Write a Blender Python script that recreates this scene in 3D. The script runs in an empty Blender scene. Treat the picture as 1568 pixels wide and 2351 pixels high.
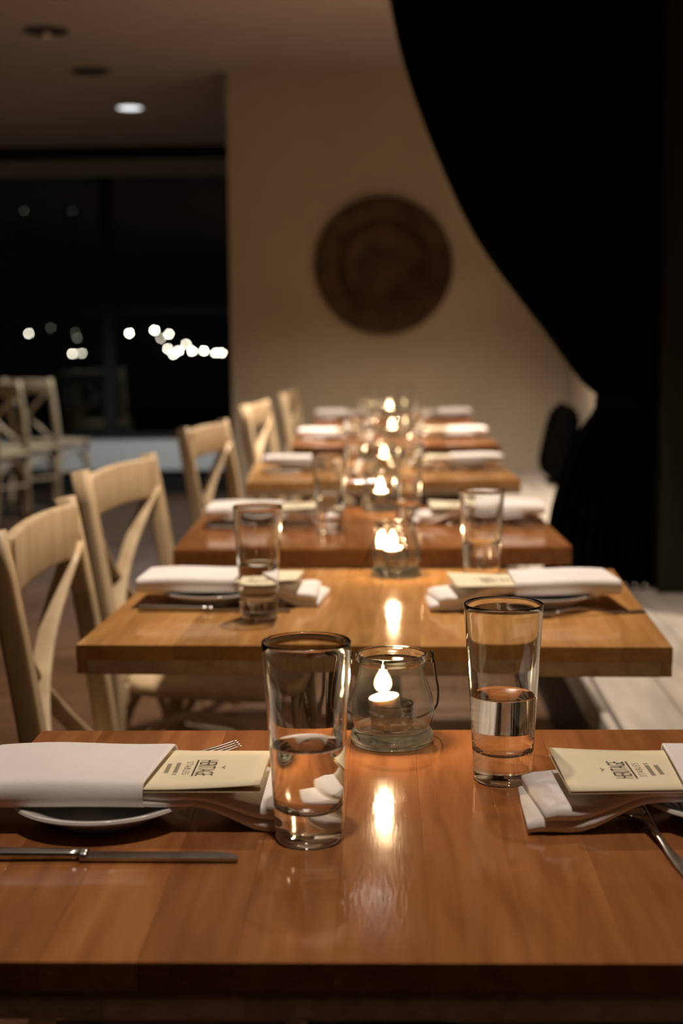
import bpy, bmesh, math, random
from mathutils import Vector, Matrix
random.seed(7)
S = bpy.context.scene
COL = S.collection

# ------------------------------------------------------------------ camera
F = 50 / 36 * 2351; CX, CY = 784.0, 1175.5; HC = 1.143
PITCH = math.atan(399.4 / F); YAW = math.atan(117 / F * math.cos(PITCH)); ROLL = .010
FW = Vector((-math.sin(YAW) * math.cos(PITCH), math.cos(YAW) * math.cos(PITCH), -math.sin(PITCH)))
RT0 = Vector((math.cos(YAW), math.sin(YAW), 0)); UP0 = RT0.cross(FW)
RT = RT0 * math.cos(ROLL) - UP0 * math.sin(ROLL); UP = UP0 * math.cos(ROLL) + RT0 * math.sin(ROLL)
EYE = Vector((0, 0, HC))
def ray(x, y): return FW + RT * ((x - CX) / F) - UP * ((y - CY) / F)
def PZ(x, y, z): d = ray(x, y); return EYE + d * ((z - HC) / d.z)
def PY(x, y, Y): d = ray(x, y); return EYE + d * (Y / d.y)
cam = bpy.data.cameras.new('camera'); camo = bpy.data.objects.new('camera', cam); COL.objects.link(camo)
cam.sensor_fit = 'VERTICAL'; cam.sensor_height = 36; cam.sensor_width = 24; cam.lens = 50
camo.matrix_world = Matrix(((RT.x, UP.x, -FW.x, 0), (RT.y, UP.y, -FW.y, 0), (RT.z, UP.z, -FW.z, HC), (0, 0, 0, 1)))
cam.clip_start = .05; cam.clip_end = 300
cam.dof.use_dof = True; cam.dof.focus_distance = 1.30; cam.dof.aperture_fstop = 4.6
S.camera = camo

# ------------------------------------------------------------------ world, exposure
w = bpy.data.worlds.new('night'); S.world = w; w.use_nodes = True
w.node_tree.nodes['Background'].inputs[0].default_value = (.010, .010, .012, 1)
w.node_tree.nodes['Background'].inputs[1].default_value = .12
S.view_settings.view_transform = 'Standard'; S.view_settings.look = 'None'
S.view_settings.exposure = 0.15; S.view_settings.gamma = 1.0; S.view_settings.use_curve_mapping = False
cy = S.cycles
cy.max_bounces = 14; cy.diffuse_bounces = 3; cy.glossy_bounces = 6; cy.transmission_bounces = 14; cy.transparent_max_bounces = 32
cy.use_adaptive_sampling = True; cy.adaptive_threshold = .05
cy.sample_clamp_indirect = 4.0; cy.sample_clamp_direct = 0.0; cy.blur_glossy = .1

CANDLE_W = 1.0; CANDLE_COL = (1.0, .66, .36)

def lamp(name, kind, loc, power, col, **kw):
    l = bpy.data.lights.new(name, kind); l.energy = power; l.color = col
    for k, v in kw.items(): setattr(l, k, v)
    o = bpy.data.objects.new(name, l); COL.objects.link(o); o.location = loc
    return o
# ceiling downlights above the tables, out of frame: one is mirrored in the nearest tabletop (fixtures are built below)
ROWX = -.07
DOWN_ON = [(ROWX, .80), (ROWX, 2.55), (ROWX, 5.36)]
CEIL = 2.55
for (x, y), pw, cone in zip(DOWN_ON, (60, 165, 420), (54, 100, 125)):
    o = lamp('ceiling_downlight_beam_offscreen', 'SPOT', (x, y, CEIL - .03), pw, (1, .83, .68), spot_size=math.radians(cone), spot_blend=.9, shadow_soft_size=.035)
    o.data.cycles.is_caustics_light = y < 3
COOL = PZ(298, 247, CEIL)
lamp('downlight_beam', 'SPOT', (COOL.x, COOL.y, CEIL - .04), 150, (.93, .97, 1), spot_size=math.radians(120), spot_blend=.7, shadow_soft_size=.07)

# ------------------------------------------------------------------ materials
def mat(name, col=(.5, .5, .5), rough=.5, metal=0., spec=.5, **kw):
    m = bpy.data.materials.new(name); m.use_nodes = True
    b = m.node_tree.nodes['Principled BSDF']
    b.inputs['Base Color'].default_value = (*col, 1); b.inputs['Roughness'].default_value = rough
    b.inputs['Metallic'].default_value = metal; b.inputs['Specular IOR Level'].default_value = spec
    for k, v in kw.items(): b.inputs[k].default_value = v
    return m
def N(m, t, **kw):
    n = m.node_tree.nodes.new(t)
    for k, v in kw.items(): setattr(n, k, v)
    return n
def L(m, a, b): m.node_tree.links.new(a, b)
def noise_col(m, c1, c2, scale=(1, 1, 1), nscale=8, detail=4, rand=0., bump=0., bumpscale=None, rough=None, dist=0.):
    """procedural colour from stretched noise on object coordinates, plus per-object variation"""
    b = m.node_tree.nodes['Principled BSDF']
    tc = N(m, 'ShaderNodeTexCoord'); mp = N(m, 'ShaderNodeMapping'); mp.inputs['Scale'].default_value = scale
    L(m, tc.outputs['Object'], mp.inputs['Vector'])
    nz = N(m, 'ShaderNodeTexNoise'); nz.inputs['Scale'].default_value = nscale; nz.inputs['Detail'].default_value = detail
    nz.inputs['Distortion'].default_value = dist
    L(m, mp.outputs[0], nz.inputs['Vector'])
    oi = N(m, 'ShaderNodeObjectInfo')
    vec = N(m, 'ShaderNodeVectorMath', operation='MULTIPLY_ADD'); vec.inputs[1].default_value = (13, 7, 5)
    L(m, oi.outputs['Random'], vec.inputs[0]); L(m, mp.outputs[0], vec.inputs[2]); L(m, vec.outputs[0], nz.inputs['Vector'])
    rp = N(m, 'ShaderNodeValToRGB'); rp.color_ramp.elements[0].position = .3; rp.color_ramp.elements[1].position = .7
    rp.color_ramp.elements[0].color = (*c1, 1); rp.color_ramp.elements[1].color = (*c2, 1)
    L(m, nz.outputs['Fac'], rp.inputs[0])
    out = rp.outputs[0]
    if rand:
        hs = N(m, 'ShaderNodeHueSaturation')
        mr = N(m, 'ShaderNodeMapRange'); mr.inputs['To Min'].default_value = 1 - rand; mr.inputs['To Max'].default_value = 1 + rand
        L(m, oi.outputs['Random'], mr.inputs[0]); L(m, mr.outputs[0], hs.inputs['Value']); L(m, out, hs.inputs['Color']); out = hs.outputs[0]
    L(m, out, b.inputs['Base Color'])
    if bump:
        n2 = N(m, 'ShaderNodeTexNoise'); n2.inputs['Scale'].default_value = bumpscale or nscale * 6; n2.inputs['Detail'].default_value = 3
        L(m, mp.outputs[0], n2.inputs['Vector'])
        bp = N(m, 'ShaderNodeBump'); bp.inputs['Strength'].default_value = bump; bp.inputs['Distance'].default_value = .002
        L(m, n2.outputs['Fac'], bp.inputs['Height']); L(m, bp.outputs[0], b.inputs['Normal'])
    if rough:
        n3 = N(m, 'ShaderNodeTexNoise'); n3.inputs['Scale'].default_value = 9; n3.inputs['Detail'].default_value = 3
        L(m, tc.outputs['Object'], n3.inputs['Vector'])
        m3 = N(m, 'ShaderNodeMapRange'); m3.inputs['To Min'].default_value = rough[0]; m3.inputs['To Max'].default_value = rough[1]
        m3.inputs['From Min'].default_value = .3; m3.inputs['From Max'].default_value = .7
        L(m, n3.outputs['Fac'], m3.inputs[0]); L(m, m3.outputs[0], b.inputs['Roughness'])
    return m
M = {}
def wood(name, c1, c2, rough=(.06, .16), rand=.17, **kw):
    m = mat(name, c1, .2, spec=.5); return noise_col(m, c1, c2, (9, .9, 9), 7, 5, rand=rand, bump=.05, bumpscale=40, rough=rough, dist=.4, **kw)
M['top_red'] = wood('wood_reddish', (.245, .088, .030), (.37, .153, .054))
M['top_honey'] = wood('wood_honey', (.39, .182, .057), (.55, .288, .10))
M['top_dark'] = wood('wood_dark', (.25, .095, .03), (.38, .16, .055))
M['edge_pale'] = wood('wood_edge_pale', (.36, .225, .125), (.52, .35, .205), rough=(.4, .6), rand=.28)
M['chair'] = noise_col(mat('wood_pale_oak', spec=.35), (.45, .325, .185), (.59, .455, .285), (3, 3, .6), 9, 4, rand=.05, bump=.08, rough=(.4, .6))
M['floor'] = noise_col(mat('wood_floor_dark', spec=.4), (.072, .034, .015), (.120, .062, .029), (.5, 6, 6), 5, 5, rand=.22, bump=.15, rough=(.3, .5))
M['bench'] = noise_col(mat('whitewashed_wood', spec=.3), (.41, .365, .31), (.55, .50, .44), (7, .7, 7), 6, 5, rand=.08, bump=.2, rough=(.5, .7))
M['wall'] = noise_col(mat('plaster_beige', rough=.9, spec=.2), (.50, .43, .325), (.56, .48, .37), (1, 1, 1), 3, 5, bump=.25, bumpscale=90)
M['ceiling'] = noise_col(mat('ceiling_paint', rough=.9, spec=.2), (.46, .40, .36), (.50, .44, .40), (1, 1, 1), 2, 4, bump=.1, bumpscale=80)
M['white_wall'] = noise_col(mat('white_panel', rough=.7, spec=.3), (.66, .66, .63), (.74, .74, .71), (1, 1, 1), 3, 4)
M['trim_green'] = noise_col(mat('trim_pale_green', rough=.6), (.30, .32, .26), (.36, .38, .31), (1, 1, 1), 3, 4)
M['black'] = noise_col(mat('matt_black', rough=.6, spec=.3), (.010, .010, .010), (.016, .016, .015), (1, 1, 1), 6, 3)
M['velvet'] = noise_col(mat('black_cloth', rough=1., spec=.0), (.0025, .0023, .0021), (.0045, .0041, .0038), (1, 1, 1), 30, 4, bump=.2, bumpscale=300)
M['dark_panel'] = noise_col(mat('dark_panel', rough=.6, spec=.2), (.011, .010, .008), (.020, .017, .013), (4, 4, .5), 6, 4)
M['cloth'] = noise_col(mat('white_linen', rough=.9, spec=.15, **{'Sheen Weight': .15}), (.76, .72, .70), (.82, .785, .765), (1, 1, 1), 12, 4, bump=.18, bumpscale=900)
M['paper'] = noise_col(mat('cream_paper', rough=.7, spec=.25), (.74, .655, .46), (.79, .705, .51), (1, 1, 1), 20, 4, bump=.05)
M['ink'] = noise_col(mat('dark_ink', rough=.8), (.018, .010, .008), (.03, .016, .012), (1, 1, 1), 30, 2)
M['ink_grey'] = noise_col(mat('grey_ink', rough=.8), (.30, .245, .17), (.36, .30, .21), (1, 1, 1), 30, 2)
M['ceramic'] = noise_col(mat('white_ceramic', rough=.12, spec=.5), (.70, .67, .64), (.73, .70, .67), (1, 1, 1), 5, 2)
M['steel'] = noise_col(mat('brushed_steel', rough=.25, metal=1.), (.42, .40, .37), (.55, .53, .50), (1, 1, 1), 40, 3, rough=(.18, .34))
M['wire'] = noise_col(mat('black_wire', rough=.45, metal=.6), (.012, .010, .009), (.02, .017, .015), (1, 1, 1), 60, 2)
M['bronze'] = noise_col(mat('dark_bronze', rough=.48, metal=.55), (.040, .020, .008), (.110, .056, .022), (1, 1, 1), 9, 5, bump=.5, bumpscale=70)
M['wax'] = mat('wax', (.86, .80, .68), .55, spec=.4, **{'Subsurface Weight': .25, 'Subsurface Radius': (.01, .006, .003), 'Subsurface Scale': .6})
M['fixture_off'] = noise_col(mat('dark_fixture', rough=.35, spec=.5), (.03, .025, .022), (.045, .04, .035), (1, 1, 1), 20, 2)
M['outdoor'] = noise_col(mat('night_ground', rough=.95), (.012, .012, .011), (.02, .02, .018), (1, 1, 1), .5, 4)

def emis(name, col, strength, transparent=False):
    m = bpy.data.materials.new(name); m.use_nodes = True; t = m.node_tree; t.nodes.clear()
    o = N(m, 'ShaderNodeOutputMaterial'); e = N(m, 'ShaderNodeEmission'); e.inputs[0].default_value = (*col, 1); e.inputs[1].default_value = strength
    if transparent:
        a = N(m, 'ShaderNodeAddShader'); tr = N(m, 'ShaderNodeBsdfTransparent'); L(m, e.outputs[0], a.inputs[0]); L(m, tr.outputs[0], a.inputs[1]); L(m, a.outputs[0], o.inputs[0])
    else: L(m, e.outputs[0], o.inputs[0])
    return m
M['flame'] = emis('flame', (1, .74, .40), 60, True)
def soft_edge(m, power=5, peak=26):
    """a flame is a glowing gas: dense in the middle, thinning to nothing at its outline"""
    lw = N(m, 'ShaderNodeLayerWeight'); lw.inputs[0].default_value = .5
    iv = N(m, 'ShaderNodeMath', operation='SUBTRACT'); iv.inputs[0].default_value = 1; L(m, lw.outputs['Facing'], iv.inputs[1])
    pw = N(m, 'ShaderNodeMath', operation='POWER'); pw.inputs[1].default_value = power; L(m, iv.outputs[0], pw.inputs[0])
    mu = N(m, 'ShaderNodeMath', operation='MULTIPLY'); mu.inputs[1].default_value = peak; L(m, pw.outputs[0], mu.inputs[0])
    L(m, mu.outputs[0], [n for n in m.node_tree.nodes if n.type == 'EMISSION'][0].inputs[1])
soft_edge(M['flame'])
M['lens_warm'] = emis('downlight_lens_warm', (1, .85, .72), 14)
M['lens_cool'] = emis('downlight_lens_cool', (.95, .97, 1), 1.6)
def glass(name, ior, col=(1, 1, 1)):
    m = bpy.data.materials.new(name); m.use_nodes = True; m.node_tree.nodes.clear()
    o = N(m, 'ShaderNodeOutputMaterial'); g = N(m, 'ShaderNodeBsdfGlass'); g.inputs['Color'].default_value = (*col, 1)
    g.inputs['Roughness'].default_value = 0; g.inputs['IOR'].default_value = ior
    L(m, g.outputs[0], o.inputs[0]); return m
M['glass'] = glass('clear_glass', 1.5, (.985, .99, .985)); M['glass_wet'] = glass('glass_to_water', 1.5 / 1.333, (1, 1, 1)); M['water'] = glass('water', 1.333)
M['glass_green'] = glass('thick_greenish_glass', 1.5, (.965, .985, .955))
def cloudy(m, k):      # moulded glass is never quite clear: a little light scatters in it
    g = [n for n in m.node_tree.nodes if n.type == 'BSDF_GLASS'][0]; o = [n for n in m.node_tree.nodes if n.type == 'OUTPUT_MATERIAL'][0]
    t = N(m, 'ShaderNodeBsdfTranslucent'); t.inputs[0].default_value = (.72, .74, .64, 1); d = N(m, 'ShaderNodeBsdfDiffuse'); d.inputs[0].default_value = (.72, .74, .64, 1)
    a = N(m, 'ShaderNodeMixShader'); L(m, t.outputs[0], a.inputs[1]); L(m, d.outputs[0], a.inputs[2])
    b = N(m, 'ShaderNodeMixShader'); b.inputs[0].default_value = k; L(m, g.outputs[0], b.inputs[1]); L(m, a.outputs[0], b.inputs[2]); L(m, b.outputs[0], o.inputs[0])
cloudy(M['glass_green'], .08)
def thin_glass(name, tint_face, tint_edge, base=.04, dust=0.):
    """thin-walled clear glass: straight transmission, tinted where seen edge-on, with surface reflection"""
    m = bpy.data.materials.new(name); m.use_nodes = True; m.node_tree.nodes.clear()
    o = N(m, 'ShaderNodeOutputMaterial'); mix = N(m, 'ShaderNodeMixShader'); t = N(m, 'ShaderNodeBsdfTransparent'); g = N(m, 'ShaderNodeBsdfGlossy')
    g.inputs['Roughness'].default_value = .03
    lw = N(m, 'ShaderNodeLayerWeight'); lw.inputs[0].default_value = .5
    pw = N(m, 'ShaderNodeMath', operation='POWER'); pw.inputs[1].default_value = 4.5; L(m, lw.outputs['Facing'], pw.inputs[0])
    ma = N(m, 'ShaderNodeMath', operation='MULTIPLY_ADD'); ma.inputs[1].default_value = .8; ma.inputs[2].default_value = base; L(m, pw.outputs[0], ma.inputs[0])
    L(m, ma.outputs[0], mix.inputs[0])
    cm = N(m, 'ShaderNodeMix', data_type='RGBA'); cm.inputs[6].default_value = (*tint_face, 1); cm.inputs[7].default_value = (*tint_edge, 1)
    p2 = N(m, 'ShaderNodeMath', operation='POWER'); p2.inputs[1].default_value = 3; L(m, lw.outputs['Facing'], p2.inputs[0]); L(m, p2.outputs[0], cm.inputs[0])
    L(m, cm.outputs[2], t.inputs[0]); L(m, t.outputs[0], mix.inputs[1]); L(m, g.outputs[0], mix.inputs[2]); out = mix.outputs[0]
    if dust:      # a little soot and dust on the glass
        tc = N(m, 'ShaderNodeTexCoord'); nz = N(m, 'ShaderNodeTexNoise'); nz.inputs['Scale'].default_value = 45; nz.inputs['Detail'].default_value = 4; L(m, tc.outputs['Object'], nz.inputs['Vector'])
        mr = N(m, 'ShaderNodeMapRange'); mr.inputs['From Min'].default_value = .35; mr.inputs['From Max'].default_value = .75; mr.inputs['To Min'].default_value = dust * .5; mr.inputs['To Max'].default_value = dust * 1.6; L(m, nz.outputs['Fac'], mr.inputs[0])
        df = N(m, 'ShaderNodeBsdfDiffuse'); df.inputs[0].default_value = (.7, .66, .6, 1); tl = N(m, 'ShaderNodeBsdfTranslucent'); tl.inputs[0].default_value = (.7, .66, .6, 1)
        m1 = N(m, 'ShaderNodeMixShader'); m1.inputs[0].default_value = .65; L(m, df.outputs[0], m1.inputs[1]); L(m, tl.outputs[0], m1.inputs[2])
        m2 = N(m, 'ShaderNodeMixShader'); L(m, mr.outputs[0], m2.inputs[0]); L(m, out, m2.inputs[1]); L(m, m1.outputs[0], m2.inputs[2]); out = m2.outputs[0]
    L(m, out, o.inputs[0])
    return m
M['jar'] = thin_glass('jar_glass', (.985, .985, .98), (.50, .53, .47), .055, .0022)
M['cup'] = thin_glass('clear_cup', (.90, .89, .86), (.45, .43, .39), .07, .03)
M['pane'] = thin_glass('window_glass', (.9, .92, .9), (.6, .62, .6), .05)

# ------------------------------------------------------------------ mesh helpers
def tag(o, label=None, cat=None, group=None, kind=None):
    if label: o['label'] = label
    if cat: o['category'] = cat
    if group: o['group'] = group
    if kind: o['kind'] = kind
    return o
def obj(name, bm, m, parent=None, smooth=False, loc=None):
    me = bpy.data.meshes.new(name)
    bmesh.ops.recalc_face_normals(bm, faces=bm.faces[:]) if getattr(bm, '_recalc', True) is True else None
    bm.to_mesh(me); bm.free()
    for x in (m if isinstance(m, (list, tuple)) else [m]): me.materials.append(M[x] if isinstance(x, str) else x)
    if smooth:
        for p in me.polygons: p.use_smooth = True
    o = bpy.data.objects.new(name, me); COL.objects.link(o)
    if parent: o.parent = parent
    if loc: o.location = loc
    return o
def empty(name, loc=(0, 0, 0), rz=0):
    o = bpy.data.objects.new(name, None); COL.objects.link(o); o.location = loc; o.rotation_euler = (0, 0, rz); o.empty_display_size = .05
    return o
def inst(o, name, parent=None, loc=None, rot=None, scale=None):
    c = bpy.data.objects.new(name, o.data); COL.objects.link(c)
    if parent: c.parent = parent
    if loc is not None: c.location = loc
    if rot is not None: c.rotation_euler = rot
    if scale is not None: c.scale = scale
    return c
def dup(root, loc, rz=0, label=None, parent=None):
    c = root.copy(); COL.objects.link(c)
    c.location = loc; c.rotation_euler = (0, 0, rz)
    if label: c['label'] = label
    for ch in list(root.children):
        k = ch.copy(); COL.objects.link(k); k.parent = c
        for g in list(ch.children):
            d = g.copy(); COL.objects.link(d); d.parent = k
    return c
def box(bm, x0, x1, y0, y1, z0, z1, bev=0.):
    v = [bm.verts.new(p) for p in ((x0, y0, z0), (x1, y0, z0), (x1, y1, z0), (x0, y1, z0), (x0, y0, z1), (x1, y0, z1), (x1, y1, z1), (x0, y1, z1))]
    fs = [bm.faces.new([v[i] for i in q]) for q in ((0, 3, 2, 1), (4, 5, 6, 7), (0, 1, 5, 4), (1, 2, 6, 5), (2, 3, 7, 6), (3, 0, 4, 7))]
    if bev:
        es = list({e for f in fs for e in f.edges}); bmesh.ops.bevel(bm, geom=es, offset=bev, segments=2, affect='EDGES', profile=.5)
    return bm
def nbox(*a, bev=0.): return box(bmesh.new(), *a, bev=bev)
def lathe(prof, n=48, bm=None, mats=None, off=(0, 0, 0), rmod=None):
    bm = bm or bmesh.new(); rings = []
    for (r, z) in prof:
        if r < 1e-6: rings.append([bm.verts.new((off[0], off[1], z + off[2]))])
        else:
            rings.append([bm.verts.new((off[0] + r * math.cos(2 * math.pi * k / n), off[1] + r * math.sin(2 * math.pi * k / n), z + off[2])) for k in range(n)])
    for i in range(len(rings) - 1):
        a, b = rings[i], rings[i + 1]
        for k in range(n):
            q = (k + 1) % n
            if len(a) == 1 and len(b) == 1: continue
            if len(a) == 1: f = bm.faces.new((a[0], b[q], b[k]))
            elif len(b) == 1: f = bm.faces.new((a[k], a[q], b[0]))
            else: f = bm.faces.new((a[k], a[q], b[q], b[k]))
            if mats: f.material_index = mats[i]
    return bm
def smoothprof(pts, sub=6):
    """Catmull-Rom through (r, z) control points"""
    out = []
    for i in range(len(pts) - 1):
        p0 = pts[max(i - 1, 0)]; p1 = pts[i]; p2 = pts[i + 1]; p3 = pts[min(i + 2, len(pts) - 1)]
        for k in range(sub):
            t = k / sub
            out.append(tuple(.5 * (2 * p1[j] + (p2[j] - p0[j]) * t + (2 * p0[j] - 5 * p1[j] + 4 * p2[j] - p3[j]) * t * t + (-p0[j] + 3 * p1[j] - 3 * p2[j] + p3[j]) * t ** 3) for j in range(len(p1))))
    out.append(tuple(pts[-1])); return out
def sweep(bm, path, section, closed_ends=True, upv=(0, 0, 1)):
    """path: points; section(i,n): list of (u, v) offsets; u along side vector, v along up"""
    path = [Vector(p) for p in path]; rings = []; n = len(path)
    for i, p in enumerate(path):
        t = (path[min(i + 1, n - 1)] - path[max(i - 1, 0)]).normalized()
        s = t.cross(Vector(upv))
        if s.length < 1e-4: s = t.cross(Vector((0, 1, 0)))
        s.normalize(); u = s.cross(t).normalized()
        rings.append([bm.verts.new(p + s * a + u * b) for a, b in section(i, n)])
    m = len(rings[0])
    for i in range(n - 1):
        for k in range(m):
            bm.faces.new((rings[i][k], rings[i][(k + 1) % m], rings[i + 1][(k + 1) % m], rings[i + 1][k]))
    if closed_ends:
        bm.faces.new(rings[0][::-1]); bm.faces.new(rings[-1])
    return bm
def circ(r, n=10): return [(r * math.cos(2 * math.pi * k / n), r * math.sin(2 * math.pi * k / n)) for k in range(n)]
def rrect(a, b, r, seg=3):
    r = min(r, a * .98, b * .98); out = []
    for (sx, sy, s) in ((1, 1, 0), (-1, 1, 1), (-1, -1, 2), (1, -1, 3)):
        for k in range(seg + 1):
            t = math.pi / 2 * (s + k / seg); out.append((sx * (a - r) + r * math.cos(t), sy * (b - r) + r * math.sin(t)))
    return out
def bez(pts, n):
    pts = [Vector(p) for p in pts]; out = []
    for i in range(n + 1):
        q = pts[:]; t = i / n
        while len(q) > 1: q = [q[k].lerp(q[k + 1], t) for k in range(len(q) - 1)]
        out.append(q[0])
    return out
def structure(name, bm, m, parent=None):
    o = obj(name, bm, m, parent)
    if not parent: o['kind'] = 'structure'
    return o

# ------------------------------------------------------------------ room shell
XR, XL, YN, YB, YW = .945, -4.6, -2.6, 7.70, 10.55
tag(structure('ceiling', nbox(XL, 3.2, YN, YW + .1, CEIL, CEIL + .1), 'ceiling'), 'matt off-white ceiling above the tables', 'ceiling')
fl = structure('floor', nbox(XL, 3.2, YN, YW + .1, -.12, -.012), 'black'); tag(fl, 'dark brown plank floor', 'floor')
pl = nbox(-1.2, 1.2, -.068, .068, -.012, 0, bev=.002); proto = None
k = 0; y = YN + .07
while y < YW:
    x = XL + 1.2 - (k % 3) * .8
    while x - 1.2 < 3.2:
        a, b = max(x - 1.2, XL), min(x + 1.2, 3.2)
        if proto is None: proto = obj('plank', pl, 'floor', fl); o = proto
        else: o = inst(proto, 'plank', fl)
        o.location = ((a + b) / 2, y, 0); o.scale = ((b - a - .003) / 2.4, 1, 1)
        x += 2.4
    y += .139; k += 1
tag(structure('wall_back', nbox(-.86, XR + .2, YB, YB + .22, 0, CEIL), 'wall'), 'beige plaster end wall behind the row of tables', 'wall')
tag(structure('wall_right', nbox(XR, XR + .15, YN, YB, 0, CEIL), 'wall'), 'beige plaster side wall behind the bench', 'wall')
tag(structure('wall_left', nbox(XL - .1, XL, YN, YW, 0, CEIL), 'dark_panel'), 'dark side wall across the room', 'wall')
tag(structure('wall_rear', nbox(XL, XR, YN - .1, YN, 0, CEIL), 'dark_panel'), 'dark wall at the near end of the room', 'wall')
# window wall at the far left
ww = empty('wall_window'); ww['kind'] = 'structure'; tag(ww, 'low white wall panel under the dark windows', 'wall')
obj('panel', nbox(XL, 3.2, YW, YW + .1, .175, .425, bev=.004), 'white_wall', ww)
obj('plinth', nbox(XL, 3.2, YW + .03, YW + .1, 0, .175), 'black', ww)
obj('sill', nbox(XL, 3.2, YW - .02, YW + .1, .425, .455, bev=.004), 'black', ww)
obj('upper_rail', nbox(XL, 3.2, YW + .02, YW + .1, 2.455, CEIL), 'black', ww)
obj('header', nbox(XL, 3.2, YW - .01, YW + .1, 2.335, 2.455, bev=.004), 'trim_green', ww)
MX = PY(250, 850, YW).x; MZ = PY(390, 715, YW).z; BAY = 1.45
xs = [MX - 2 * BAY, MX - BAY, MX, MX + BAY, MX + 2 * BAY, 3.1]
win = empty('window_1'); win['kind'] = 'structure'; tag(win, 'large dark night window with black mullions', 'window')
for x in xs: obj('mullion', nbox(x - .045, x + .045, YW + .01, YW + .09, .455, 2.335, bev=.004), 'black', win)
for i in range(len(xs) - 1):
    a, b = xs[i] + .045, xs[i + 1] - .045
    obj('transom', nbox(a, b, YW + .02, YW + .08, MZ - .025, MZ + .025, bev=.004), 'black', win)
    obj('pane', nbox(a, b, YW + .045, YW + .055, .455, MZ - .025), 'pane', win)
    obj('pane', nbox(a, b, YW + .045, YW + .055, MZ + .025, 2.335), 'pane', win)

# dark divider panel beside the curtain, standing on the bench
BZ = .43
DX, DY = PZ(1512, 1363, BZ).x, PZ(1512, 1363, BZ).y
tag(structure('wall_divider', nbox(DX, XR, DY, DY + .12, BZ, CEIL, bev=.006), 'dark_panel'), 'dark upright divider panel between curtain and bench', 'wall')

# ------------------------------------------------------------------ outside: dark ground, distant lamps
tag(structure('ground', nbox(-60, 20, YW + .6, 110, -4.2, -4.0), 'outdoor'), 'dark ground outside the window', 'ground')
def street_lamp(px, py, Y, strength, r=.022, label='', warm=(1, .9, .74)):
    p = PY(px, py, Y); t = empty('street_lamp', (p.x, p.y, -4.0)); h = p.z + 4.0
    tag(t, label, 'street lamp', 'distant lamps outside the window')
    obj('post', lathe([(.0, 0), (.07, 0), (.06, .15), (.03, .2), (.025, h - r * 1.2), (.03, h - r), (0, h - r)], 10), 'outdoor', t, True)
    e = emis('lamp_glow', warm, strength * 4.5)
    obj('globe', lathe(smoothprof([(0, -r), (r * .7, -r * .7), (r, 0), (r * .7, r * .7), (0, r)], 3), 14), e, t, True, (0, 0, h))
    obj('cap', lathe([(0, r * 1.35), (r * .5, r * 1.2), (r * .8, r * .95), (0, r * .92)], 10), 'outdoor', t, True, (0, 0, h))
    return t
LB = 'distant bright lamp in the cluster seen through the window beside the end wall'
for i, (px, py, st) in enumerate([(297, 765, 30), (355, 758, 34), (370, 777, 8), (388, 767, 30), (385, 801, 16), (398, 814, 22), (410, 806, 28), (427, 790, 22), (441, 806, 28), (468, 805, 30), (495, 810, 28), (510, 810, 32)]):
    street_lamp(px, py, 42 + (i % 4) * 3, st, label=LB if i else 'distant bright lamp standing alone between the window mullion and the lamp cluster')
LP = 'one of two distant lamps close together behind the window above the spare chairs'
for i, (px, py, st) in enumerate([(66, 766, 14), (166, 812, 17), (188, 811, 11)]):
    street_lamp(px, py, 44 + 3 * i, st, label=LP if i else 'lone distant lamp behind the window above the spare chairs')
for i, (px, py, st) in enumerate([(117, 753, .5), (177, 776, 1.2), (173, 763, .6), (55, 484, .35), (165, 484, .2)]):
    street_lamp(px, py, 45 + 3 * i, st, label=['faint distant lamp between the lone lamp and the pair of lamps', 'faint distant lamp just above the pair of lamps', 'fainter distant lamp highest above the pair of lamps', 'very faint high lamp behind the upper window pane', 'very faint high lamp behind the upper window pane'][i])

# ------------------------------------------------------------------ ceiling downlights
def downlight(x, y, lens, label, cat='ceiling light', k=1., name='ceiling_downlight'):
    t = empty(name, (x, y, CEIL)); tag(t, label, cat, 'recessed ceiling downlights')
    obj('trim_ring', lathe([(.075, .0), (.075, -.004), (.10, -.006), (.106, -.002), (.106, .004), (.075, .004)], 40), 'fixture_off' if lens != 'lens_cool' else 'white_wall', t, True)
    obj('lens', lathe([(0, -.002), (.072, -.002), (.076, .003), (0, .003)], 40), lens, t)
    t.scale = (k, k, 1)
    return t
a = PZ(105, 70, CEIL); b = PZ(208, 163, CEIL)
downlight(a.x, a.y, 'fixture_off', 'unlit recessed ceiling downlight with a small bulb showing, farthest from the window')
obj('bulb', lathe(smoothprof([(0, -.045), (.018, -.035), (.022, -.015), (.012, 0), (0, 0)], 3), 14), 'ceramic', bpy.data.objects['ceiling_downlight'], True)
downlight(b.x, b.y, 'fixture_off', 'unlit recessed ceiling downlight next to the glowing one')
downlight(COOL.x, COOL.y, 'lens_cool', 'glowing white recessed ceiling downlight nearest the window')
for i, (x, y) in enumerate(DOWN_ON):
    downlight(x, y, 'lens_warm', 'small warm recessed ceiling downlight, %s of three from the plaque wall' % ('third', 'second', 'first')[i], k=.5, name='ceiling_downlight_offscreen')

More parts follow.
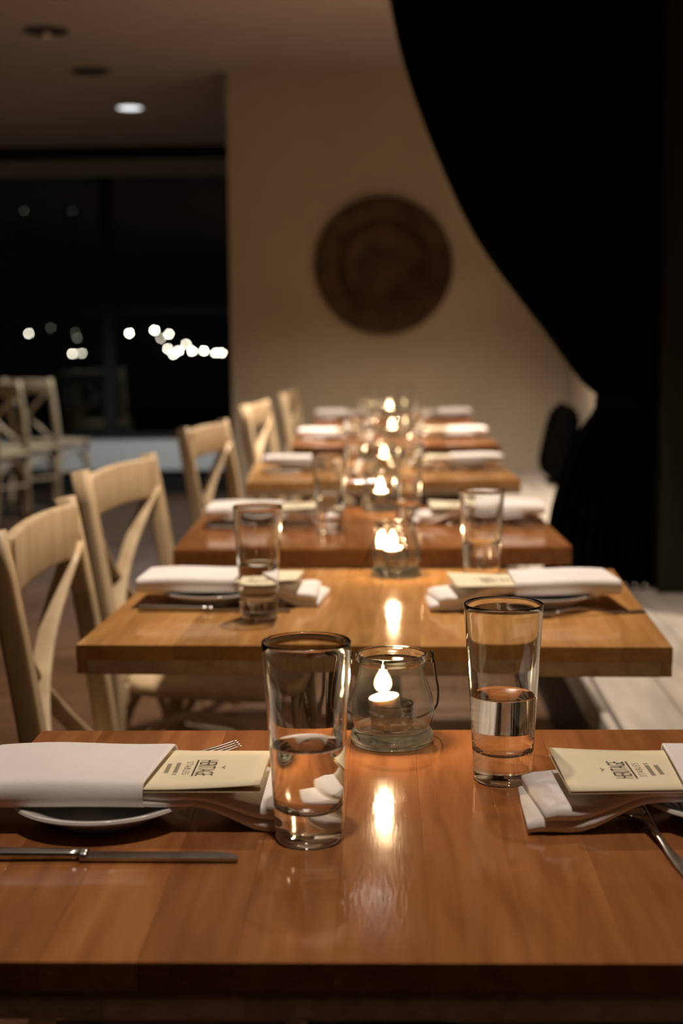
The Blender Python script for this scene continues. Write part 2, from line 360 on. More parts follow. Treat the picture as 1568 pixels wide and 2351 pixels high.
# ------------------------------------------------------------------ round wall plaque
c = PY(882, 612, YB)
def plaque():
    t = empty('wall_plaque', (c.x, YB - .006, c.z)); t.rotation_euler = (math.radians(90), 0, 0)
    tag(t, 'large round dark bronze dish hung on the beige end wall', 'wall plaque')
    R = .362
    prof = [(0, .012)]
    n = 11
    for i in range(1, n): prof += [(R * .60 * i / n, .012 + .004 * (i % 2) + .018 * (i / n) ** 3)]
    obj('dish_centre', lathe(prof + [(R * .60, .034), (R * .60, .002), (0, .002)], 64), 'bronze', t, True)
    obj('ridge', lathe([(R * .585, .030), (R * .60, .044), (R * .63, .048), (R * .655, .040), (R * .67, .024), (R * .67, .004), (R * .585, .004), (R * .585, .03)], 64), 'bronze', t, True)
    rim = [(R * .665, .022)]
    for i in range(1, 9): rim += [(R * (.665 + .31 * i / 9), .022 + .003 * (i % 2) + .012 * i / 9)]
    obj('rim', lathe(rim + [(R * .985, .040), (R, .034), (R * .99, .022), (R * .9, .004), (R * .665, .004), (R * .665, .022)], 72), 'bronze', t, True)
plaque()

# ------------------------------------------------------------------ bench along the right wall
BX = .420
bn = empty('bench', (0, 0, 0)); tag(bn, 'long whitewashed plank bench along the wall, opposite the chairs', 'bench')
npk = 4; pw = (XR - BX - .004) / npk
for i in range(npk):
    ya = YN + .3; j = 0
    cuts = [YN + .02, .9 + .35 * (i % 2), 3.3 + .3 * ((i + 1) % 2), 5.6 + .25 * (i % 3), YB - .004]
    for j in range(4):
        obj('plank', nbox(BX + i * pw + .0015, BX + (i + 1) * pw - .0015, cuts[j] + .0015, cuts[j + 1] - .0015, BZ - .032, BZ, bev=.0025), 'bench', bn)
obj('front_rail', nbox(BX - .022, BX - .004, YN + .02, YB - .004, BZ - .075, BZ - .006, bev=.004), 'bench', bn)
obj('base_panel', nbox(BX + .05, XR - .01, YN + .02, YB - .01, .0, BZ - .033), 'black', bn)

# ------------------------------------------------------------------ dining tables
TH = .75; ORD = ['sixth', 'fifth', 'fourth', 'third', 'second', 'first']
def table(cx, cyy, W, D, rz, top, strip, label, two_layer=True):
    t = empty('dining_table', (cx, cyy, 0), rz); tag(t, label, 'table', 'dining tables in a row')
    n = 12; sw = W / n; th = .020 if two_layer else .036
    for i in range(n):
        x = -W / 2 + sw * (i + .5)
        # each stave is jointed from two lengths
        o = obj('stave', nbox(-sw / 2, sw / 2, -D / 2, D / 2, -th, 0, bev=.0004), top, t); o.location = (x, 0, TH)
    zl = TH - th
    if two_layer:
        for s in (-1, 1):
            x = -W / 2 + .014; rnd = random.Random(int(cyy * 100) + s)
            while x < W / 2 - .015:      # build-up strip jointed from short blocks
                x2 = x + rnd.uniform(.07, .17); x2 = W / 2 - .014 if x2 > W / 2 - .06 else x2
                obj('edge_block', nbox(x, x2, s * (D / 2 - .0107) - .0105, s * (D / 2 - .0107) + .0105, zl - .019, zl, bev=.0005), strip, t); x = x2
            obj('end_strip', nbox(s * (W / 2 - .007) - .0068, s * (W / 2 - .007) + .0068, -D / 2 + .0015, D / 2 - .0015, zl - .019, zl, bev=.001), top, t)
        zl -= .019
    if not two_layer:
        for s in (-1, 1): obj('edge_band', nbox(-W / 2, W / 2, s * D / 2 - .001, s * D / 2 + .001, zl, TH - .003, bev=.0005), strip, t)
    obj('mounting_plate', nbox(-.18, .18, -.18, .18, TH - (.020 if two_layer else .036) - .02, TH - (.020 if two_layer else .036), bev=.003), 'black', t)
    obj('pedestal_column', lathe([(0, .03), (.05, .03), (.032, .05), (.032, .68), (.05, TH - .055), (0, TH - .055)], 20), 'black', t, True)
    obj('pedestal_base', nbox(-.075, .075, -.27, .27, 0, .03, bev=.008), 'black', t)
    return t
def spec(fl, fr, D):
    A = PZ(*fl, TH); B = PZ(*fr, TH); return A, B
TB = []
def add_table(i, A, B, D, **kw):
    d = B - A; rz = math.atan2(d.y, d.x); W = d.length
    c = (A + B) / 2 + Vector((-math.sin(rz), math.cos(rz), 0)) * (D / 2)
    TB.append((c.x, c.y, rz, W, D)); return table(c.x, c.y, W, D, rz, **kw)
V = lambda x, y: Vector((x, y, TH))
add_table(0, V(-.353, .857), V(.402, .862), .539, top='top_red', strip='edge_pale', label='wooden table with reddish stave top, sixth table from the plaque wall')
add_table(1, V(-.412, 1.803), V(.355, 1.780), .612, top='top_honey', strip='edge_pale', label='wooden table with pale honey stave top, fifth table from the plaque wall')
add_table(2, V(-.413, 2.641), V(.338, 2.661), .655, top='top_dark', strip='top_dark', label='wooden table with thick dark brown top, fourth table from the plaque wall', two_layer=False)
add_table(3, V(-.402, 3.885), V(.358, 3.925), .61, top='top_honey', strip='edge_pale', label='wooden table third from the plaque wall')
add_table(4, V(-.365, 5.19), V(.400, 5.23), .62, top='top_dark', strip='edge_pale', label='wooden table second from the plaque wall')
add_table(5, V(-.370, 6.72), V(.390, 6.74), .60, top='top_red', strip='edge_pale', label='wooden table first from the plaque wall')

# ------------------------------------------------------------------ cross-back chairs
def chair(label):
    t = empty('cross_back_chair'); tag(t, label, 'chair', 'cross-back wooden chairs')
    # seat: rounded trapezoid slab
    bm = bmesh.new(); pts = []
    for k in range(40):
        a = 2 * math.pi * k / 40; ca, sa = math.cos(a), math.sin(a); e = .42
        x = .19 * math.copysign(abs(ca) ** e, ca); y = (.205 + .012 * (x / .19)) * math.copysign(abs(sa) ** e, sa); pts.append((x, y))
    prof = [(.94, .428), (1.0, .434), (1.0, .450), (.97, .458), (.80, .455), (.4, .449)]
    rings = [[bm.verts.new((x * s, y * s, z)) for x, y in pts] for s, z in prof]
    for i in range(len(rings) - 1):
        for k in range(40): bm.faces.new((rings[i][k], rings[i][(k + 1) % 40], rings[i + 1][(k + 1) % 40], rings[i + 1][k]))
    bm.faces.new(rings[0][::-1]); bm.faces.new(rings[-1])
    obj('seat', bm, 'chair', t, True)
    HY = .212
    def postx(z):
        if z > .45: return -.178 - .060 * ((z - .45) / .43) ** 1.25
        return -.178 - .045 * ((.45 - z) / .45) ** 1.5
    for s in (-1, 1):
        path = [(postx(z), s * HY, z) for z in [0 + .888 * i / 14 for i in range(15)]]
        obj('back_post', sweep(bmesh.new(), path, lambda i, n: rrect(.015 + .004 * math.sin(math.pi * i / n), .0175 if i < n - 1 else .0165, .008), upv=(1, 0, 0)), 'chair', t, True)
        path = [(.150 + .012 * (1 - z / .43), s * (.165 + .01 * (1 - z / .43)), z) for z in (0, .1, .2, .3, .432)]
        obj('front_leg', sweep(bmesh.new(), path, lambda i, n: circ(.0145 + .004 * i / n, 12), upv=(1, 0, 0)), 'chair', t, True)
        path = bez([(postx(.26) + .01, s * (HY - .006), .26), (0, s * .20, .24), (.15, s * .175, .25)], 6)
        obj('stretcher', sweep(bmesh.new(), path, lambda i, n: circ(.009, 8)), 'chair', t, True)
        # curved bracing hoop under the seat
        path = bez([(postx(.2) + .01, s * (HY - .006), .22), (-.14, s * .2, .46), (.12, s * .19, .46), (.155, s * .172, .22)], 10)
        obj('hoop_brace', sweep(bmesh.new(), path, lambda i, n: rrect(.006, .009, .003, 2)), 'chair', t, True)
    path = bez([(.155, -.172, .22), (.15, -.12, .46), (.15, .12, .46), (.155, .172, .22)], 12)
    obj('hoop_brace', sweep(bmesh.new(), path, lambda i, n: rrect(.006, .009, .003, 2), upv=(1, 0, 0)), 'chair', t, True)
    path = bez([(-.20, -.205, .22), (-.19, -.12, .46), (-.19, .12, .46), (-.20, .205, .22)], 12)
    obj('hoop_brace', sweep(bmesh.new(), path, lambda i, n: rrect(.006, .009, .003, 2), upv=(1, 0, 0)), 'chair', t, True)
    # wide curved top rail
    path = [(postx(.83) - .013 * (1 - (v / HY) ** 2) + .006, v, .834 + .006 * (1 - (v / HY) ** 2)) for v in [(HY - .011) * (-1 + 2 * i / 16) for i in range(17)]]
    obj('top_rail', sweep(bmesh.new(), path, lambda i, n: rrect(.010, .044, .007)), 'chair', t, True)
    # crossing braces
    for s in (-1, 1):
        path = []
        for i in range(13):
            q = i / 12; v = s * (HY - .012) * (1 - 2 * q); z = .815 - .355 * q; bow = .042 * math.sin(math.pi * q)
            path.append((postx(z) - bow + .006 * s, v, z))
        obj('cross_brace', sweep(bmesh.new(), path, lambda i, n: rrect(.005, .0155, .003, 2), upv=(1, 0, 0.0)), 'chair', t, True)
    obj('seat_rail', sweep(bmesh.new(), [(postx(.44), -HY, .43), (postx(.44), HY, .43)], lambda i, n: rrect(.012, .02, .004)), 'chair', t, True)
    return t
CH = chair('pale oak cross-back chair tucked into the fifth table from the plaque wall')
CH.location = (-.297, 2.09, 0)
for i, (x, yy, r) in enumerate([(-.345, 2.945, -8.5), (-.335, 4.27, -9), (-.312, 5.72, -6), (-.262, 6.93, -3)]):
    dup(CH, (x, yy, 0), math.radians(r), 'pale oak cross-back chair tucked into the %s table from the plaque wall' % ORD[i + 2])
for i, (px, Y, r) in enumerate([(-28, 8.75, 66), (48, 9.30, 62), (122, 9.85, 60)]):
    p = PY(px, 1000, Y)
    dup(CH, (p.x, Y, 0), math.radians(r), ['pale cross-back chair standing by the low white wall, farthest of three from the plaque wall', 'pale cross-back chair by the low white wall, between two others', 'pale cross-back chair by the low white wall, nearest of three to the plaque wall'][i])

# ------------------------------------------------------------------ curtain
CYY = 4.02
LEFT = [(2.535, -.075), (2.30, -.035), (2.055, .003), (1.88, .043), (1.65, .126), (1.40, .247), (1.157, .429), (1.023, .527), (.972, .583)]   # z, x of the draped edge
def lin(t, v):
    for i in range(len(t) - 1):
        if (t[i][0] - v) * (t[i + 1][0] - v) <= 0:
            q = (v - t[i][0]) / (t[i + 1][0] - t[i][0]); return t[i][1] + q * (t[i + 1][1] - t[i][1])
    return t[-1][1]
def curtain():
    t = empty('curtain', (0, 0, 0)); tag(t, 'black cloth curtain swept aside and tied back over the bench', 'curtain')
    nu = 96
    RIGHT = [(2.535, 1.0 - .07), (1.9, .93), (1.4, .86), (1.1, .80), (.972, .775)]
    zs = [2.535 - (2.535 - .972) * i / 40 for i in range(41)]
    sm = smoothprof([(z, x) for z, x in LEFT], 6)
    bm = bmesh.new(); rows = []
    for z in zs:
        a, b = lin(sm, z), lin(RIGHT, z); q = (2.535 - z) / (2.535 - .972); row = []
        amp = .038 + .018 * q
        for k in range(nu + 1):
            u = k / nu
            fold = math.sin(u * 2 * math.pi * 11 + 1.2 * math.sin(q * 3 + u * 4)) * amp * min(1, u * 8 + .12) + .015 * math.sin(u * 17 + q * 5)
            row.append(bm.verts.new((a + (b - a) * u, CYY + fold * (1 - .35 * q) * .8, z)))
        rows.append(row)
    # below the tie it flares again and lies on the bench
    LO = [(.972, .583), (.93, .566), (.88, .53), (.804, .492), (.72, .468), (.644, .449), (.55, .436), (.47, .430), (BZ + .006, .432)]
    RO = [(.972, .775), (.9, .775), (.7, .775), (BZ + .006, .775)]
    sl = smoothprof(LO, 4)
    for i in range(1, 22):
        z = .972 - (.972 - BZ - .006) * i / 21; a, b = lin(sl, z), lin(RO, z); q = i / 21; row = []
        for k in range(nu + 1):
            u = k / nu
            fold = math.sin(u * 2 * math.pi * 11 + 1.2 * math.sin(3 + u * 4)) * (.034 + .03 * q) * min(1, u * 8 + .12)
            row.append(bm.verts.new((a + (b - a) * u, CYY + fold * .8, z)))
        rows.append(row)
    for r in range(len(rows) - 1):
        for k in range(nu): bm.faces.new((rows[r][k], rows[r][k + 1], rows[r + 1][k + 1], rows[r + 1][k]))
    o = obj('drape', bm, 'velvet', t, True)
    md = o.modifiers.new('thickness', 'SOLIDIFY'); md.thickness = .004; md.offset = 0
    obj('rod', sweep(bmesh.new(), [(-.14, CYY, 2.525), (XR, CYY, 2.525)], lambda i, n: circ(.012, 12)), 'wire', t, True)
    path = [(.680 + .105 * math.cos(a), CYY + .062 * math.sin(a), .965 + .012 * math.cos(a)) for a in [2 * math.pi * i / 24 for i in range(25)]]
    obj('tie_band', sweep(bmesh.new(), path, lambda i, n: rrect(.004, .022, .003, 2)), 'velvet', t, True)
curtain()

# black cushion at the far end of the bench
def cushion(loc, rot, w, h, d, label):
    bm = bmesh.new(); n = 16; sides = []
    for s in (1, -1):
        g = []
        for i in range(n + 1):
            row = []
            for j in range(n + 1):
                u, v = -1 + 2 * i / n, -1 + 2 * j / n
                pin = 1 - .10 * (1 - u * u) * v * v - .10 * (1 - v * v) * u * u
                th = d / 2 * max(0, (1 - u ** 4) * (1 - v ** 4)) ** .5
                row.append(bm.verts.new((u * w / 2 * (1 - .09 * (1 - v * v) * abs(u)), s * th, v * h / 2 * (1 - .09 * (1 - u * u) * abs(v)))))
            g.append(row)
        sides.append(g)
        for i in range(n):
            for j in range(n): bm.faces.new((g[i][j], g[i + 1][j], g[i + 1][j + 1], g[i][j + 1]))
    bmesh.ops.remove_doubles(bm, verts=bm.verts[:], dist=.0008)
    t = obj('cushion', bm, 'velvet', None, True); t.location = loc; t.rotation_euler = rot
    tag(t, label, 'cushion'); return t
q = PZ(1287, 1082, BZ)
cushion((.815, 6.95, BZ + .200), (math.radians(12), 0, math.radians(90)), .36, .39, .15, 'black cushion standing on the bench at the end wall')

# ------------------------------------------------------------------ place-setting pieces
def napkin(label):
    t = empty('napkin'); tag(t, label, 'napkin', 'folded white napkins')
    def slab(name, xa, xb, hw, zb, th, seed, nx=26, edge=.5):
        rnd = random.Random(seed); ph = [rnd.uniform(0, 6) for _ in range(4)]
        bm = bmesh.new(); rings = []
        for i in range(nx + 1):
            q = i / nx; x = xa + (xb - xa) * q; base = zb(x); endr = min(1, min(q, 1 - q) * nx / 1.5 + .35)
            ht = th(x) * .5 * (.55 + .45 * endr); sec = rrect(hw(x), ht, ht * .96, 3); ring = []
            for (a, b) in sec:
                wv = .0012 * math.sin(x * 60 + ph[0] + a * 30) + .0008 * math.sin(a * 90 + ph[1])
                ring.append(bm.verts.new((x + .004 * math.sin(a * 24 + ph[2]) * (1 if q > .9 else .2) + a * .02 * (q > .95), a + .0012 * math.sin(x * 45 + ph[3]), base + ht + b + wv)))
            rings.append(ring)
        m = len(rings[0])
        for i in range(nx):
            for k in range(m): bm.faces.new((rings[i][k], rings[i][(k + 1) % m], rings[i + 1][(k + 1) % m], rings[i + 1][k]))
        bm.faces.new(rings[0][::-1]); bm.faces.new(rings[-1])
        return obj(name, bm, 'cloth', t, True)
    def drop(x): q = max(0, min(1, (x - .074) / .066)); return q * q * (3 - 2 * q)      # 0 on the plate, 1 down on the table
    thick = lambda x: .0062 + .0054 * drop(x)
    for k, (xb, w) in enumerate([(.170, .0545), (.162, .0555)]):
        slab('lower_fold', -.094, xb, lambda x, w=w: w + .001 * math.sin(x * 40), lambda x, k=k: .0236 * (1 - drop(x)) + k * thick(x) * .90, thick, 11 + k)
    # pocket: a flat tube of cloth wrapped round the lower layers, its front dropping over the plate rim
    bm = bmesh.new(); rings = []; nx = 22
    for i in range(nx + 1):
        q = i / nx; x = -.106 + .152 * q; ring = []
        lift = .0015 * math.sin(q * 5) + .0025 * q
        sec = rrect(.0605 + .0008 * math.sin(q * 7), .0108, .0105, 6)
        for (a, b) in sec:
            z = .0317 + b + (lift if b > 0 else 0)
            ring.append(bm.verts.new((x + .006 * (a / .065) * (q > .97), a, z)))
        rings.append(ring)
    m = len(rings[0])
    for i in range(nx):
        for k in range(m): bm.faces.new((rings[i][k], rings[i][(k + 1) % m], rings[i + 1][(k + 1) % m], rings[i + 1][k]))
    o = obj('pocket_fold', bm, 'cloth', t, True)
    md = o.modifiers.new('cloth', 'SOLIDIFY'); md.thickness = .0022; md.offset = -1
    md = o.modifiers.new('round', 'SUBSURF'); md.levels = 1; md.render_levels = 1
    hem = [(-.0985, v, .0502 + .0 * v) for v in [-.052 + .104 * i / 8 for i in range(9)]]
    return t
def plate(label):
    t = empty('side_plate'); tag(t, label, 'plate', 'white side plates')
    R = .0745
    obj('dish', lathe(smoothprof([(0, .0055), (.035, .0055), (.046, .008), (.060, .0165), (R - .002, .0205), (R, .0192), (R - .001, .0172), (.058, .0105), (.045, .003), (.040, .0025)], 4) + [(.040, .0), (.036, .0), (.036, .0025), (0, .0025)], 72), 'ceramic', t, True)
    return t
def text_mesh(body, w, h, mname, name, parent, cx, cyy, zf):
    cu = bpy.data.curves.new(name, 'FONT'); cu.body = body; cu.size = 1; cu.resolution_u = 3; cu.offset = -.008
    if len(body) == 7: cu.space_character = 1.6
    o = bpy.data.objects.new('tmp', cu); COL.objects.link(o); bpy.context.view_layer.update()
    dg = bpy.context.evaluated_depsgraph_get(); me = bpy.data.meshes.new_from_object(o.evaluated_get(dg))
    bpy.data.objects.remove(o); bpy.data.curves.remove(cu)
    xs_ = [v.co.x for v in me.vertices]; ys = [v.co.y for v in me.vertices]
    x0, x1, y0, y1 = min(xs_), max(xs_), min(ys), max(ys)
    for v in me.vertices:
        a = ((v.co.x - x0) / (x1 - x0) - .5) * w; b = ((v.co.y - y0) / (y1 - y0) - .5) * h
        v.co = (cx + b, cyy - a, zf(cx + b, cyy - a))          # read from the far side towards the near side, tops towards the table centre
    me.materials.append(M[mname]); me.name = name
    ob = bpy.data.objects.new(name, me); COL.objects.link(ob); ob.parent = parent; return ob
def menu(label):
    t = empty('menu_card'); tag(t, label, 'menu', 'cream menu cards')
    LX, LY = .146, .107
    def leaf(name, curl, z0):
        bm = bmesh.new(); g = []
        for i in range(15):
            row = []
            for j in range(7):
                u, v = i / 14, j / 6
                row.append(bm.verts.new((LX * u, LY * (v - .5), z0 + curl(u, v))))
            g.append(row)
        for i in range(14):
            for j in range(6): bm.faces.new((g[i][j], g[i + 1][j], g[i + 1][j + 1], g[i][j + 1]))
        o = obj(name, bm, 'paper', t, True); md = o.modifiers.new('card', 'SOLIDIFY'); md.thickness = .0005; md.offset = -1
        return o
    leaf('back_leaf', lambda u, v: 0, 0)
    # cover hinged on the far long edge, standing slightly open at the table-centre corner
    curl = lambda u, v: .0012 + .0045 * max(0, u - .45) ** 1.5 * (1 - v) * 2.2
    leaf('cover', curl, .0004)
    zf = lambda x, yy: .0004 + curl(max(0, min(1, x / LX)), max(0, min(1, yy / LY + .5))) + .0008
    text_mesh('HERITAGE', .044, .0150, 'ink', 'title_lettering', t, .0965, .002, zf)
    text_mesh('STABLES', .035, .0058, 'ink', 'subtitle_lettering', t, .0805, .002, zf)
    bm = bmesh.new()
    for k in range(6): box(bm, .0862, .0876, -.0205 + .0075 * k, -.013 + .0075 * k, zf(.087, -.017 + .0075 * k) - .0001, zf(.087, -.017 + .0075 * k) + .00005)
    obj('title_rule', bm, 'ink', t)
    for xx, n, ln in ((.0715, 14, .036), (.0640, 10, .026)):      # two lines too small to read
        bm = bmesh.new(); rnd = random.Random(n)
        for k in range(n):
            if rnd.random() < .12: continue
            v = .002 + ln * (.5 - (k + .5) / n); z = zf(xx, v); box(bm, xx - .0018, xx + .0018, v - ln / n * .38, v + ln / n * .38, z - .0001, z)
        obj('fine_print', bm, 'ink_grey', t)
    bm = bmesh.new()      # small emblem above the title: two wing strokes
    for q in (-1, 1):
        p = bez([(.1095, .002, zf(.11, .002)), (.1125, .002 + q * .002, zf(.112, .002)), (.1115, .002 + q * .0045, zf(.112, .002))], 6)
        sweep(bm, p, lambda i, n: rrect(.0006 * (1 - .7 * i / n) + .0001, .00015, .0001, 1))
    obj('emblem', bm, 'ink_grey', t)
    return t
def knife(label):
    t = empty('table_knife'); tag(t, label, 'knife', 'steel table knives')
    path = [(-.105 + .105 * i / 10, 0, .0045) for i in range(11)]
    obj('handle', sweep(bmesh.new(), path, lambda i, n: rrect(.0052 + .0022 * (1 - i / n), .0030 + .0012 * (1 - i / n), .0028)), 'steel', t, True)
    bm = bmesh.new(); rings = []
    for i in range(19):
        q = i / 18; x = -.002 + .120 * q
        top = .0085 * min(1, .55 + q * 8) * (1 if q < .82 else max(.02, math.sqrt(max(0, 1 - ((q - .82) / .18) ** 2))))
        rings.append([bm.verts.new(p) for p in ((x, -.0085, .0018), (x, -.0085, .0040), (x, top, .0032), (x, top, .0026))])
    for i in range(18):
        for k in range(4): bm.faces.new((rings[i][k], rings[i][(k + 1) % 4], rings[i + 1][(k + 1) % 4], rings[i + 1][k]))
    bm.faces.new(rings[0][::-1]); bm.faces.new(rings[-1])
    obj('blade', bm, 'steel', t)
    b = obj('bolster', lathe(smoothprof([(0, -.004), (.0062, -.003), (.0068, 0), (.0062, .003), (0, .004)], 3), 12), 'steel', t, True)
    b.rotation_euler = (0, math.pi / 2, 0); b.location = (0, 0, .0045); b.scale = (.55, 1, 1)
    return t
def fork(label):
    t = empty('table_fork'); tag(t, label, 'fork', 'steel table forks')
    zc = lambda x: .002 + .014 * max(0, (x - .02) / .09) ** 2.0 + .008 * math.exp(-((x - .0) / .035) ** 2)
    xs_ = [-.10 + .135 * i / 18 for i in range(19)]
    obj('handle', sweep(bmesh.new(), [(x, 0, zc(x)) for x in xs_], lambda i, n: rrect(.0026 + .0045 * max(0, 1 - i / 9) ** .8 + (.003 * max(0, (i - 14) / 4)), .0013, .001)), 'steel', t, True)
    xs2 = [.033 + .022 * i / 6 for i in range(7)]
    obj('head', sweep(bmesh.new(), [(x, 0, zc(x)) for x in xs2], lambda i, n: rrect(.005 + .007 * min(1, i / 3.), .0011, .0009)), 'steel', t, True)
    for k in range(4):
        y0 = -.0096 + .0064 * k
        xs3 = [.053 + .047 * i / 8 for i in range(9)]
        obj('tine', sweep(bmesh.new(), [(x, y0, zc(x)) for x in xs3], lambda i, n: rrect(.0017 - .0010 * i / n, .0010 - .0004 * i / n, .0005, 2)), 'steel', t, True)
    return t
# ---- tall tumbler of water
def tumbler(label, wl=.078):
    t = empty('water_glass'); tag(t, label, 'glass', 'tall tumblers of water')
    H = .160; ro = lambda z: .0262 + (.0352 - .0262) * (z / H) ** 1.15
    tw = lambda z: .0026 - .0008 * z / H
    bm = bmesh.new()
    outer = [(0, .003), (.016, .0026), (.020, .0004), (.0235, .0), (.0255, .0014), (.0264, .004)] + [(ro(z), z) for z in [.008, .016, .024, .032, .05, .07, .09, .11, .13, .145, .154]]
    rim = [(ro(.158), .1578), (ro(H) - .0003, .1594), (ro(H) - .0009, .16), (ro(H) - .0015, .1594), (ro(.158) - tw(.158), .1578)]
    zi = [.152, .14, .12, .10, .09, .083, wl]
    inner_dry = [(ro(z) - tw(z), z) for z in zi]
    inner_wet = [(ro(z) - tw(z), z) for z in [.07, .06, .05, .04, .034]] + [(.0222, .0295), (.0195, .0265), (.0150, .0248), (.008, .0242), (0, .024)]
    prof = outer + rim + inner_dry + inner_wet
    nd = len(outer) + len(rim) + len(inner_dry) - 1
    mats = [0 if i < nd else 1 for i in range(len(prof) - 1)]
    lathe(prof, 72, bm, mats)
    g = obj('tumbler', bm, ['glass', 'glass_wet'], t, True)
    rw = ro(wl) - tw(wl)
    bm = lathe([(0, wl - .0012), (rw * .86, wl - .0012), (rw * .95, wl - .0008), (rw, wl)], 72)
    for f in bm.faces:
        f.normal_update()
        if f.normal.z < 0: f.normal_flip()
    bm2 = bm; me = bpy.data.meshes.new('water'); bm2.to_mesh(me); bm2.free(); me.materials.append(M['water'])
    for p in me.polygons: p.use_smooth = True
    wo = bpy.data.objects.new('water', me); COL.objects.link(wo); wo.parent = t
    for o in (g, wo): o.cycles.is_caustics_caster = True
    return t
# ---- glass jar lantern and the candle in it
def jar(label):
    t = empty('jar_lantern'); tag(t, label, 'jar lantern', 'glass jar lanterns')
    out = smoothprof([(.0335, .0), (.0385, .0012), (.0405, .006), (.0395, .0115), (.0368, .0155), (.0372, .0185), (.0402, .026), (.0415, .034), (.0402, .044), (.0365, .056), (.0335, .066), (.0318, .074), (.0315, .0785), (.0335, .081), (.0350, .0835), (.0350, .087), (.0338, .089)], 4)
    inn = [(max(r - .0022, .004), z) for r, z in out if z > .0165][::-1]
    inn[0] = (.0322, .0886)
    body = [p for p in out if p[1] >= .0165] + inn
    fi = len([p for p in out if p[1] < .0165])
    prof = [(0, .0022), (.030, .0018)] + out + inn + [(.030, .0135), (.018, .0120), (0, .0115)]
    nfoot = 2 + fi
    mats = [1 if (i < nfoot or i >= len(prof) - 4) else 2 if prof[i][1] > .0787 and prof[i + 1][1] > .0787 else 0 for i in range(len(prof) - 1)]
    bm = lathe(prof, 72, None, mats)
    obj('jar', bm, ['jar', 'glass_green', 'glass'], t, True)
    for s in (-1, 1):
        obj('lug', lathe(smoothprof([(0, -.004), (.0028, -.003), (.0036, 0), (.0028, .003), (0, .004)], 3), 12), 'jar', t, True, (s * .0378, 0, .0845)).rotation_euler = (0, math.pi / 2, 0)
    path = []
    side = [(.0385, 0, .0905), (.0402, .001, .087), (.0410, .003, .080), (.0440, .010, .062), (.0468, .018, .046), (.0450, .030, .026), (.030, .046, .012), (.012, .0525, .007)]
    pts = side + [(-x, yy, z) for x, yy, z in side[::-1]]
    sm = smoothprof(pts, 5)
    obj('bail_handle', sweep(bmesh.new(), sm, lambda i, n: circ(.0012, 8)), 'wire', t, True)
    for s in (-1, 1):
        ring = [(s * .0395, .0042 * math.cos(a), .0845 + .0055 * math.sin(a)) for a in [2 * math.pi * i / 14 for i in range(15)]]
        obj('bail_eye', sweep(bmesh.new(), ring, lambda i, n: circ(.0010, 6), upv=(1, 0, 0)), 'wire', t, True)
    return t
def candle(label):
    t = empty('tealight_candle'); tag(t, label, 'candle', 'lit tealights in the jars')
    cup = [(0, .0125), (.0185, .0125), (.0200, .0135)]
    for i in range(1, 12): cup.append((.0203 + .0011 * (i % 2), .0135 + .0022 * i))
    cup += [(.0212, .0395), (.0200, .0400), (.0192, .0385), (.0188, .016), (.0, .0145)]
    obj('clear_cup', lathe(cup, 40), 'glass', t, True)
    k = empty('tealight', (-.0065, -.002, .036)); k.parent = t; k.rotation_euler = (math.radians(4), math.radians(-7), 0)
    obj('holder', lathe([(0, -.0195), (.0145, -.0195), (.0150, -.018), (.0156, .0105), (.0150, .0106), (.0145, -.017), (0, -.0175)], 36), 'cup', k, True)
    obj('wax', lathe([(0, -.006), (.0142, -.006), (.0148, .010), (.0138, .0104), (.008, .0095), (0, .0092)], 36), 'wax', k, True)
    obj('wick', sweep(bmesh.new(), [(0, 0, .009), (0, 0, .013), (-.0008, 0, .016)], lambda i, n: circ(.0006, 6)), 'ink', k, True)
    fl_ = smoothprof([(0, -.003), (.0070, .000), (.0100, .006), (.0090, .013), (.0050, .020), (.0018, .0245), (0, .027)], 4)
    f = obj('flame', lathe(fl_, 20), 'flame', t, True, (-.0085, -.002, .0515))
    return t
def candle_light(p):
    o = lamp('candle_glow', 'POINT', (p.x, p.y, p.z), CANDLE_W, CANDLE_COL, shadow_soft_size=.007)
    o.data.cycles.is_caustics_light = p.y < 3
    return o

# prototypes are the pieces of the sixth table, copied to the others
SIDE = {1: 'chair side', -1: 'bench side'}
def lab(what, i, s=None):
    return what + ((', ' + SIDE[s]) if s else '') + ' of the %s table from the plaque wall' % ORD[i] if s else what + ' on the %s table from the plaque wall' % ORD[i]
TXT = {'napkin': 'folded white napkin', 'plate': 'white side plate under the napkin', 'menu': 'cream printed menu card', 'knife': 'steel knife by the napkin', 'fork': 'steel fork by the napkin', 'glass': 'tall tumbler half full of water'}
MK = {'napkin': napkin, 'plate': plate, 'menu': menu, 'knife': knife, 'fork': fork, 'glass': tumbler}
PR = {}
def put(kind, i, s, x, yy, z, rz):
    lb = lab(TXT[kind], i, s)
    if kind not in PR:
        PR[kind] = MK[kind](lb); PR[kind].location = (x, yy, z); PR[kind].rotation_euler = (0, 0, rz); return PR[kind]
    return dup(PR[kind], (x, yy, z), rz, lb)
NY = .014      # the napkins lie a little beyond the middle of the plates
def setting(i, s, x, yy, rz=0, kn=(0, -.092, 0), fk=(.005, .105, .12), mx=-.012, mdz=0., mrz=0.):
    """one cover; s=1 chair side (facing +x), s=-1 bench side (turned half round)"""
    a = math.radians(rz) + (0 if s == 1 else math.pi)
    def W(u, v): return x + u * math.cos(a) - v * math.sin(a), yy + u * math.sin(a) + v * math.cos(a)
    put('plate', i, s, x, yy, TH, a)
    X, Y_ = W(0, NY * s); put('napkin', i, s, X, Y_, TH - .0003, a)
    X, Y_ = W(mx, (NY - .004) * s); put('menu', i, s, X, Y_, TH + .0353 + mdz, a + mrz)
    X, Y_ = W(kn[0], kn[1]); put('knife', i, s, X, Y_, TH, a + kn[2])
    X, Y_ = W(fk[0], fk[1]); put('fork', i, s, X, Y_, TH, a + fk[2])
def glass_at(i, s, x, yy, rz=0.): put('glass', i, s, x, yy, TH, rz)
J = {}
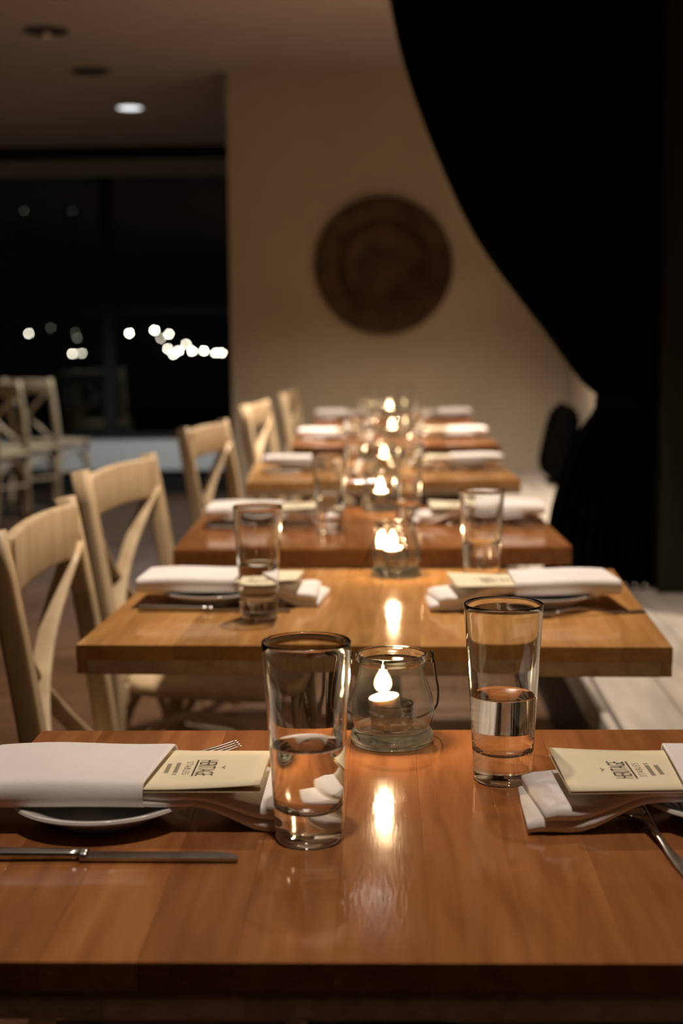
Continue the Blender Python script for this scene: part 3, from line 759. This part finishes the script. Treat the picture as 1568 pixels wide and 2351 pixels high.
def jar_at(i, x, yy, rz=0., crz=0.):
    lj = lab('clear glass jar lantern with a wire handle', i); lc = lab('lit tealight candle inside the glass jar', i)
    if not J: J['j'] = jar(lj); J['c'] = candle(lc); J['j'].location = J['c'].location = (x, yy, TH); J['j'].rotation_euler = (0, 0, rz); J['c'].rotation_euler = (0, 0, crz)
    else: dup2(J['j'], (x, yy, TH), rz, lj); dup2(J['c'], (x, yy, TH), crz, lc)
    u = Vector((-.0085, -.002, 0)); u.rotate(Matrix.Rotation(crz, 3, 'Z'))
    candle_light(Vector((x, yy, TH + .0515 + .013)) + u)
dup2 = dup
setting(0, 1, -.240, 1.136, 0, kn=(.004, -.098, 0), fk=(.0, .137, .35))
setting(0, -1, .277, 1.140, 3, kn=(0, -.10, 0), fk=(.0775, .0460, -1.46), mx=-.006, mdz=0., mrz=0.)
glass_at(0, 1, -.067, 1.083); glass_at(0, -1, .098, 1.238, .7); jar_at(0, -.001, 1.356, .05)
setting(1, 1, -.272, 2.105, -2, kn=(.01, -.075, 0))
setting(1, -1, .222, 2.070, 6, fk=(-.03, .085, .1))
glass_at(1, 1, -.189, 1.985, 1.); glass_at(1, -1, .139, 2.185, .3); jar_at(1, .007, 2.345, .9, .6)
setting(2, 1, -.285, 3.01, -1); setting(2, -1, .215, 3.02, 2)
glass_at(2, 1, -.126, 2.868, .4); glass_at(2, -1, .036, 3.116, .9); jar_at(2, -.024, 3.235, -.4, 1.2)
setting(3, 1, -.275, 4.24, 2); setting(3, -1, .225, 4.26, 4)
glass_at(3, 1, -.105, 4.14); glass_at(3, -1, .065, 4.365); jar_at(3, -.027, 4.20, .3, 2.)
setting(4, 1, -.255, 5.55, 0); setting(4, -1, .265, 5.58, 3)
glass_at(4, 1, -.09, 5.42); glass_at(4, -1, .075, 5.64); jar_at(4, .010, 5.55, 1.2, .3)
setting(5, 1, -.265, 7.02, 0); setting(5, -1, .285, 7.04, 2)
glass_at(5, 1, -.08, 6.93); glass_at(5, -1, .075, 7.12); jar_at(5, -.005, 7.10, .6, 1.)

for o in bpy.data.objects:
    if o.type == 'MESH' and o.name.split('.')[0] in ('stave', 'lower_fold', 'pocket_fold', 'cover', 'back_leaf', 'dish'):
        o.cycles.is_caustics_receiver = True
bpy.context.view_layer.update()
